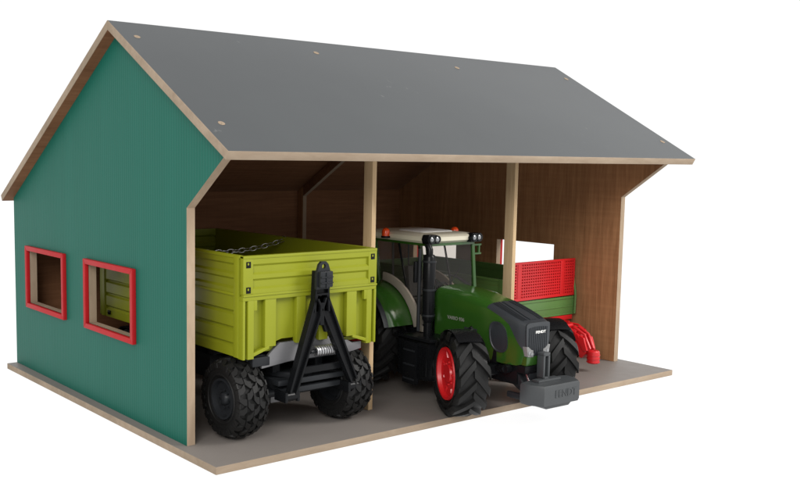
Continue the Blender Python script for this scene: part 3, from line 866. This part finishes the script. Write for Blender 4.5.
# rear fenders: green shell, dark lip, warm grey inner arch
for s in (-1, 1):
    def arc(r, a0, a1, xs, n=16, cy=19.0, cz=6.4):
        return [[(x, cy - r*math.cos(math.radians(a0+(a1-a0)*q/n)), cz + r*math.sin(math.radians(a0+(a1-a0)*q/n))) for x in xs] for q in range(n+1)]
    k = MB()
    g = arc(7.0, 17, 150, [s*v for v in (4.2, 5.2, 6.6, 7.6, 8.0)])
    for row in g:
        x, y, z = row[-1]; row[-1] = (x+s*0.25, 19+(y-19)*0.965, 6.4+(z-6.4)*0.965)
    k.thick(g, 0.16)
    fe = k.build('rear_fender', M['tractor_green'], tx)
    k = MB(); g = arc(6.95, 17, 150, [s*8.15, s*8.9]); k.thick(g, 0.14); k.build('fender_lip', M['charcoal'], fe)
    k = MB()
    pts = []
    for q in range(13):
        a = math.radians(14+72*q/12); pts.append((19-7.15*math.cos(a), 6.4+7.15*math.sin(a)))
    for q in range(12, -1, -1):
        a = math.radians(14+72*q/12); r = 8.7-0.5*math.sin(a); pts.append((19-r*math.cos(a), 6.4+r*math.sin(a)))
    a = sorted((s*3.95, s*4.3)); k.prism(pts, 'x', a[0], a[1], 0.05)
    k.box(a[0], a[1], 10.4, 11.6, 7.75, 8.5, 0.1); k.box(a[0], a[1], 10.6, 11.5, 8.7, 9.9, 0.1)
    k.build('door_sill', M['beige'], tx)

# cab
CW0, CW1 = 3.75, 3.95
k = MB()
k.box(-3.9, 3.9, 9.6, 18.5, 7.0, 8.0, 0.2); k.box(-3.2, 3.2, 17.5, 19.0, 7.5, 12.0, 0.3)
k.box(-3.2, 3.2, 9.5, 10.3, 8.0, 13.2, 0.1)
k.build('cab_floor', M['black'], tx)
def bar(k, p, q, w, d, bev=0.06):
    p, q = Vector(p), Vector(q); dvec = q-p; L_ = dvec.length; rot = dvec.to_track_quat('Z', 'Y').to_matrix().to_4x4()
    k.box(-w/2, w/2, -d/2, d/2, 0, L_, bev, Matrix.Translation(p) @ rot)
ZR = 18.9
k = MB()
for s in (-1, 1):
    bar(k, (s*3.75, 9.5, 12.2), (s*3.9, 10.3, ZR), 0.42, 0.42)
    bar(k, (s*3.75, 9.5, 12.4), (s*3.75, 10.1, 7.8), 0.36, 0.36)
    bar(k, (s*3.95, 20.6, ZR), (s*3.9, 19.6, 12.8), 0.5, 0.5)
    bar(k, (s*3.95, 10.3, ZR-0.1), (s*3.95, 20.6, ZR-0.1), 0.4, 0.4)
bar(k, (-3.9, 10.25, ZR-0.12), (3.9, 10.25, ZR-0.12), 0.45, 0.4)
bar(k, (-3.9, 20.5, ZR-0.12), (3.9, 20.5, ZR-0.12), 0.4, 0.4)
k.build('cab_frame', M['tractor_green'], tx)
k = MB(); bar(k, (0.0, 10.05, 13.6), (0.0, 10.35, 15.0), 0.12, 0.12); k.cyl((-0.2, 10.0, 13.6), (1.6, 10.12, 15.5), 0.07)
k.build('wiper', M['black'], tx)
k = MB(); bar(k, (-0.9, 20.3, 12.2), (-0.9, 20.5, ZR-0.3), 0.3, 0.2); bar(k, (1.9, 20.3, 12.2), (1.9, 20.5, ZR-0.3), 0.18, 0.2)
k.box(-3.8, 3.8, 19.6, 20.2, 9, 12.3, 0.1)
k.box(-3.75, 3.75, 10.6, 20.2, 18.6, 18.9, 0.05)  # dark headliner and rear panel, added to deepen the shade in the cab
k.build('rear_frame', M['seat'], tx)
def pane(name, quad, th):
    k = MB(); a = [Vector(p) for p in quad]; n_ = (a[1]-a[0]).cross(a[3]-a[0]).normalized()*th
    k.loft([[tuple(p) for p in a], [tuple(p+n_) for p in a]], smooth=False)
    return k.build(name, M['glass'], tx, auto=False)
pane('windscreen', [(-3.5, 9.7, 13.0), (3.5, 9.7, 13.0), (3.65, 10.3, ZR-0.35), (-3.65, 10.3, ZR-0.35)], 0.06)
pane('rear_window', [(-3.6, 20.3, 12.4), (3.6, 20.3, 12.4), (3.7, 20.5, ZR-0.35), (-3.7, 20.5, ZR-0.35)], 0.06)
for s in (-1, 1):
    pane('door_glass', [(s*3.85, 10.2, 8.6), (s*3.85, 12.5, 9.0), (s*3.85, 13.8, 12.4), (s*3.92, 15.6, ZR-0.35), (s*3.92, 10.5, ZR-0.35)], 0.05)
    pane('side_window', [(s*3.88, 14.0, 12.9), (s*3.88, 19.6, 13.2), (s*3.93, 20.3, ZR-0.35), (s*3.93, 15.75, ZR-0.35)], 0.05)
    k = MB(); bar(k, (s*3.9, 13.9, 12.5), (s*3.93, 15.7, ZR-0.3), 0.22, 0.22); k.build('door_pillar', M['black'], tx)
# seat, steering wheel, console
k = MB()
k.box(-1.4, 1.4, 13.6, 16.6, 10.2, 11.2, 0.35); k.obox((0, 17.0, 13.3), (2.6, 0.9, 4.2), (-8, 0, 0), 0.35); k.box(-0.9, 0.9, 14.2, 16.2, 8, 10.2, 0.2)
k.box(1.5, 2.2, 13.5, 16.8, 11.6, 12.2, 0.2)
k.build('driver_seat', M['seat'], tx)
k = MB()
ring = [Vector((1.15*math.cos(t), 12.0 - 0.65*math.sin(t), 12.7+0.95*math.sin(t))) for t in [2*PI*q/24 for q in range(24)]]
k.tube(ring, 0.13, 8, closed=True); k.cyl((0, 12.0, 12.7), (0, 10.9, 9.0), 0.3)
for q in (0, 8, 16): k.cyl(tuple(ring[q]), (0, 12.0, 12.7), 0.1, 8)
k.build('steering_wheel', M['black'], tx)
# roof: rounded slab with sunk hatch
def rrect(hx, y0, y1, r, z, front_in=0.0, n=6):
    pts = []
    for (cx, cy, a0) in ((hx-r, y0+r, -90), (hx-r, y1-r, 0), (-hx+r, y1-r, 90), (-hx+r, y0+r, 180)):
        for q in range(n+1):
            a = math.radians(a0+90*q/n); pts.append((cx+r*math.cos(a), cy+r*math.sin(a), z))
    return pts
k = MB()
def crown(pts, k_):   # bulge the roof a little in the middle
    return pts
rg = [rrect(4.25, 10.0, 21.6, 0.9, 18.95), rrect(4.55, 9.55, 22.0, 1.1, 19.25), rrect(4.6, 9.5, 22.05, 1.2, 19.75), rrect(4.4, 9.85, 21.8, 1.2, 19.98), rrect(3.8, 10.7, 21.2, 1.2, 20.08), rrect(3.0, 12.2, 20.4, 1.0, 20.13)]
k.loft(rg)
cr_ = k.build('cab_roof', M['cream'], tx)
k = MB(); k.loft([rrect(2.7, 12.4, 17.6, 0.7, 20.12), rrect(2.7, 12.4, 17.6, 0.7, 20.2), rrect(2.5, 12.6, 17.4, 0.6, 20.27)])
k.build('roof_hatch', M['white'], cr_)  # painted white in place of a highlight on the hatch
# work lamps on the roof corners
for s in (-1, 1):
    k = MB()
    k.prism([(s*1.0*v, z) for v, z in [(v_ - (0.45 if s > 0 else 0), z_) for v_, z_ in ((2.95, 18.95), (4.75, 18.95), (4.95, 19.5), (4.75, 20.1), (3.3, 20.1), (2.8, 19.6))]], 'y', 9.1, 10.3, 0.12)
    h_ = k.build('work_light', M['black'], tx)
    for x in ((3.42, 4.32) if s < 0 else (3.0, 3.85)):
        k = MB(); k.lathe([(0, 0.0), (0, 0.35), (-0.12, 0.32), (-0.2, 0.16), (-0.22, 0.0)], 'y', (s*x, 9.1, 19.55), 20, closed=False); k.build('lamp', M['lamp'], h_)
        k = MB(); k.lathe([(0, 0.36), (0, 0.50), (-0.22, 0.48), (-0.22, 0.36)], 'y', (s*x, 9.1, 19.55), 20); k.build('bezel', M['charcoal'], h_)
# beacons
for (x, y) in ((-4.85, 17.3), (4.85, 14.6)):
    k = MB(); k.lathe([(0, 0), (0, 0.62), (0.25, 0.62), (0.25, 0)], 'z', (x, y, 19.2), 20, closed=False); bs = k.build('beacon', M['black'], tx)
    k = MB(); k.lathe([(0.25, 0), (0.25, 0.52), (0.9, 0.50), (1.15, 0.40), (1.27, 0.2), (1.3, 0.0)], 'z', (x, y, 19.2), 20, closed=False); k.build('beacon_dome', M['amber'], bs)
# exhaust stack beside the left front pillar, mirror bracket on the other
k = MB()
k.cyl((-4.75, 8.9, 7.6), (-4.75, 8.9, 9.4), 0.55)
k.tube([(-4.75, 8.9, 9.3), (-4.75, 8.9, 9.8), (-4.75, 8.9, 17.4), (-4.75, 8.9, 17.7)], [0.55, 0.78, 0.78, 0.6], 24)
k.tube([(-4.75, 8.9, 17.6), (-4.75, 8.9, 18.3), (-4.72, 9.3, 18.9)], 0.42, 16)
ex = k.build('exhaust_stack', M['black'], tx)
k = MB()
for z in (10.2, 13.4, 16.9): k.lathe([(z-0.12, 0.86), (z+0.12, 0.86), (z+0.12, 0.5), (z-0.12, 0.5)], 'z', (-4.75, 8.9, 0), 24)
k.box(-4.6, -3.7, 8.8, 9.6, 16.5, 16.9, 0.05); k.box(-4.6, -3.7, 8.8, 9.6, 11, 11.5, 0.05)
k.cyl((-5.75, 9.6, 8.2), (-5.75, 9.6, 18.4), 0.22)
k.build('exhaust_clamp', M['charcoal'], ex)
k = MB(); k.box(4.0, 5.4, 10.1, 10.4, 18.35, 18.6, 0.05); k.box(4.0, 5.4, 10.1, 10.4, 17.2, 17.45, 0.05); k.box(4.9, 5.15, 10.1, 10.4, 17.4, 18.4, 0.04)
k.build('mirror_bracket', M['tractor_green'], tx)
k = MB(); k.box(-6.4, -5.2, 9.7, 10.1, 14.2, 16.9, 0.2); k.build('mirror', M['black'], tx)

# ------------------------------------------------------------------ green wagon with red mesh front
WC = 64.85; WF = 15.0; WHW = 7.75
wg = thing('toy_wagon', 'green toy farm wagon with a red mesh front panel and red drawbar', 'toy wagon', (WC, 25, 0))
def wy(y): return y-25
k = MB()
k.box(-WHW, WHW, wy(WF), wy(WF+0.5), 6.3, 9.1, 0.08)
k.box(-WHW+0.3, WHW-0.3, wy(WF-0.14), wy(WF+0.1), 8.75, 9.12, 0.08)
k.box(-WHW+0.3, WHW-0.3, wy(WF-0.10), wy(WF+0.1), 7.5, 7.75, 0.06)
k.box(-WHW+0.3, WHW-0.3, wy(WF-0.10), wy(WF+0.1), 6.35, 6.6, 0.06)
k.build('front_board', M['wagon_green'], wg)
# red perforated panel: real lattice
k = MB()
pz0, pz1 = 9.25, 14.85
xs = [-WHW+0.05, -WHW+0.9, 4.1, 5.0, WHW-0.05]
yf0, yf1 = wy(WF+0.05), wy(WF+0.32)
k.box(-WHW+0.05, WHW-0.05, yf0-0.05, yf1+0.05, pz1-0.30, pz1, 0.03)
k.box(-WHW+0.05, WHW-0.05, yf0-0.05, yf1+0.05, pz0, pz0+0.35, 0.03)
for a, c in ((-WHW+0.05, -WHW+0.5), (-5.3, -4.4), (4.3, 5.2), (WHW-0.45, WHW-0.05)):
    k.box(a, c, yf0-0.05, yf1+0.05, pz0+0.3, pz1-0.25, 0.03)
nx, nz = 30, 12
for i in range(nx+1):
    x = -WHW+0.3+(2*WHW-0.6)*i/nx; k.box(x-0.1, x+0.1, yf0, yf1, pz0+0.3, pz1-0.25)
for j in range(nz+1):
    z = pz0+0.3+(pz1-pz0-0.55)*j/nz; k.box(-WHW+0.3, WHW-0.3, yf0+0.02, yf1-0.02, z-0.11, z+0.11)
k.build('mesh_panel', M['red'], wg)
for s in (-1, 1):
    k = MB()
    a = sorted((s*WHW, s*(WHW-0.4)))
    k.box(a[0], a[1], wy(WF+0.51), wy(48), 6.3, 11.4, 0.04)
    k.box(a[0], a[1], wy(WF+0.51), wy(48), 11.39, 12.4, 0.04)
    b_ = sorted((s*(WHW+0.12), s*(WHW-0.3)))
    for z in (6.4, 8.4, 10.3, 12.15): k.box(b_[0], b_[1], wy(WF+0.51), wy(48), z, z+0.35, 0.08)
    for yy in (WF+0.9, 31, 47.4): k.box(b_[0]-0.02, b_[1]+0.02, wy(yy-0.4), wy(yy+0.4), 6.3, 12.48, 0.08)
    k.build('side_board', M['wagon_green'], wg)
    k = MB()
    x = s*(WHW+0.02)
    k.tube([(x, wy(WF-0.15), 6.4), (x, wy(WF-0.2), 9.0), (x, wy(WF-0.12), 10.0), (x, wy(WF+0.1), 10.9), (x, wy(WF+0.3), 12.4)], 0.17, 8)
    k.build('corner_bar', M['wagon_green'], wg)
k = MB(); k.box(-WHW+0.4, WHW-0.4, wy(47.6), wy(48), 6.3, 12.1, 0.05); k.build('tailgate', M['wagon_green'], wg)
k = MB(); k.box(-WHW+0.4, WHW-0.4, wy(WF+0.5), wy(47.6), 6.4, 6.8); k.build('floor_panel', M['wagon_green'], wg)
k = MB()
k.box(-3.0, -2.0, wy(WF), wy(47), 4.9, 6.28, 0.1); k.box(2.0, 3.0, wy(WF), wy(47), 4.9, 6.28, 0.1)
k.box(-WHW+0.3, WHW-0.4, wy(WF-0.1), wy(WF+0.6), 5.6, 6.28, 0.1)
k.cyl((-6, wy(30), 3.6), (6, wy(30), 3.6), 0.5)
k.box(-3, 3, wy(29), wy(31), 3.6, 5.2, 0.1)
k.build('chassis', M['red'], wg)
k = MB()      # drawbar with knuckle, stay and drop leg
def dbar(k, pts, x0, x1, bev=0.12): k.prism(pts, 'x', x0, x1, bev)
dbar(k, [(wy(14.9), 6.2), (wy(12.6), 6.3), (wy(9.4), 5.2), (wy(8.6), 4.9), (wy(7.6), 4.4), (wy(6.6), 2.6), (wy(7.4), 1.7), (wy(9.6), 2.6), (wy(12.4), 4.4), (wy(14.9), 4.9)], -0.75, 0.75)
dbar(k, [(wy(10.6), 5.75), (wy(9.9), 5.9), (wy(8.2), 5.2), (wy(6.9), 4.7), (wy(6.3), 3.0), (wy(6.9), 2.8), (wy(7.9), 4.1), (wy(10.2), 5.1)], -1.05, -0.74, 0.06)
dbar(k, [(wy(10.6), 5.75), (wy(9.9), 5.9), (wy(8.2), 5.2), (wy(6.9), 4.7), (wy(6.3), 3.0), (wy(6.9), 2.8), (wy(7.9), 4.1), (wy(10.2), 5.1)], 0.74, 1.05, 0.06)
for yy, zz in ((9.2, 5.3), (8.0, 4.75), (10.6, 5.8)): k.cyl((-1.15, wy(yy), zz), (1.15, wy(yy), zz), 0.33, 14)
k.lathe([(0.9, 0), (0.9, 0.75), (1.0, 0.85), (2.55, 0.85), (2.7, 0.72), (2.7, 0.3), (2.3, 0.25), (2.3, 0)], 'z', (0, wy(5.9), 0.3), 22, closed=False)
for s in (-1, 1):
    k.box(s*0.95-0.09, s*0.95+0.09, wy(11.8), wy(11.0), 3.9, 6.4, 0.04); k.box(s*1.12-0.07, s*1.12+0.07, wy(8.9), wy(8.3), 2.6, 5.6, 0.04)
    k.tube([(s*1.3, wy(12.9), 6.1), (s*1.25, wy(9.6), 6.0), (s*1.2, wy(8.2), 5.3)], 0.16, 8)
    k.tube([(s*0.5, wy(9.0), 5.9), (s*0.45, wy(7.2), 5.1), (s*0.4, wy(6.2), 3.2)], 0.2, 8)
for zz in (1.1, 1.6, 2.1): k.lathe([(zz-0.06, 0.93), (zz+0.06, 0.93), (zz+0.06, 0.6), (zz-0.06, 0.6)], 'z', (0, wy(5.9), 0.3), 22)
for s in (-1, 1): k.tube([(s*2.4, wy(WF), 5.6), (s*0.8, wy(10.4), 4.6)], 0.35, 10)
k.build('drawbar', M['red'], wg, (0.55, 0, 0))
for s in (-1, 1): wheel(wg, (s*6.6, wy(30), 3.6), 3.6, 2.8, 1.9, M['red'], s, 'block', nl=20)

for o in (tr, tx, wg, shed):
    if '_off' in o: del o['_off']

# ------------------------------------------------------------------ camera (solved from the photograph)
cam = bpy.data.cameras.new('camera'); co = bpy.data.objects.new('camera', cam); C.objects.link(co)
yaw, pitch, roll = 0.65136, -0.10631, 0.01227
fwd = Vector((math.sin(yaw)*math.cos(pitch), math.cos(yaw)*math.cos(pitch), math.sin(pitch)))
right = Vector((math.cos(yaw), -math.sin(yaw), 0)); upv = right.cross(fwd)
r2 = right*math.cos(roll) + upv*math.sin(roll); u2 = -right*math.sin(roll) + upv*math.cos(roll)
mat = Matrix((r2, u2, -fwd)).transposed().to_4x4(); mat.translation = Vector((-45.5273, -74.00926, 29.34714))*S
co.matrix_world = mat
cam.sensor_fit = 'HORIZONTAL'; cam.sensor_width = 36; cam.lens = 945.36721/800*36
cam.shift_x = -(311.65683-400)/800; cam.shift_y = (259.3343-250.5)/800
cam.clip_start = 0.02; cam.clip_end = 100
sc.camera = co

# ------------------------------------------------------------------ light
w = bpy.data.worlds.new('World'); sc.world = w; w.use_nodes = True
bg = w.node_tree.nodes['Background']; bg.inputs[0].default_value = (1, 1, 1, 1); bg.inputs[1].default_value = 1.02

def softbox(name, loc, target, size, power, col=(1, 1, 1)):
    l = bpy.data.lights.new(name, 'AREA'); l.shape = 'RECTANGLE'; l.size = size[0]*S; l.size_y = size[1]*S; l.energy = power; l.color = col
    o = bpy.data.objects.new(name, l); C.objects.link(o); o.location = Vector(loc)*S
    o.rotation_euler = (Vector(target)-Vector(loc)).to_track_quat('-Z', 'Y').to_euler()
softbox('softbox_key', (122, -112, 112), (44, 5, 15), (60, 60), 27.0, (1.0, 0.97, 0.93))
softbox('softbox_left', (-120, -115, 105), (45, 12, 10), (80, 80), 24.0, (1.0, 0.97, 0.93))

sc.render.engine = 'CYCLES'
sc.cycles.max_bounces = 8
sc.cycles.transparent_max_bounces = 16
sc.view_settings.view_transform = 'Standard'; sc.view_settings.look = 'None'
sc.view_settings.exposure = 0; sc.view_settings.gamma = 1
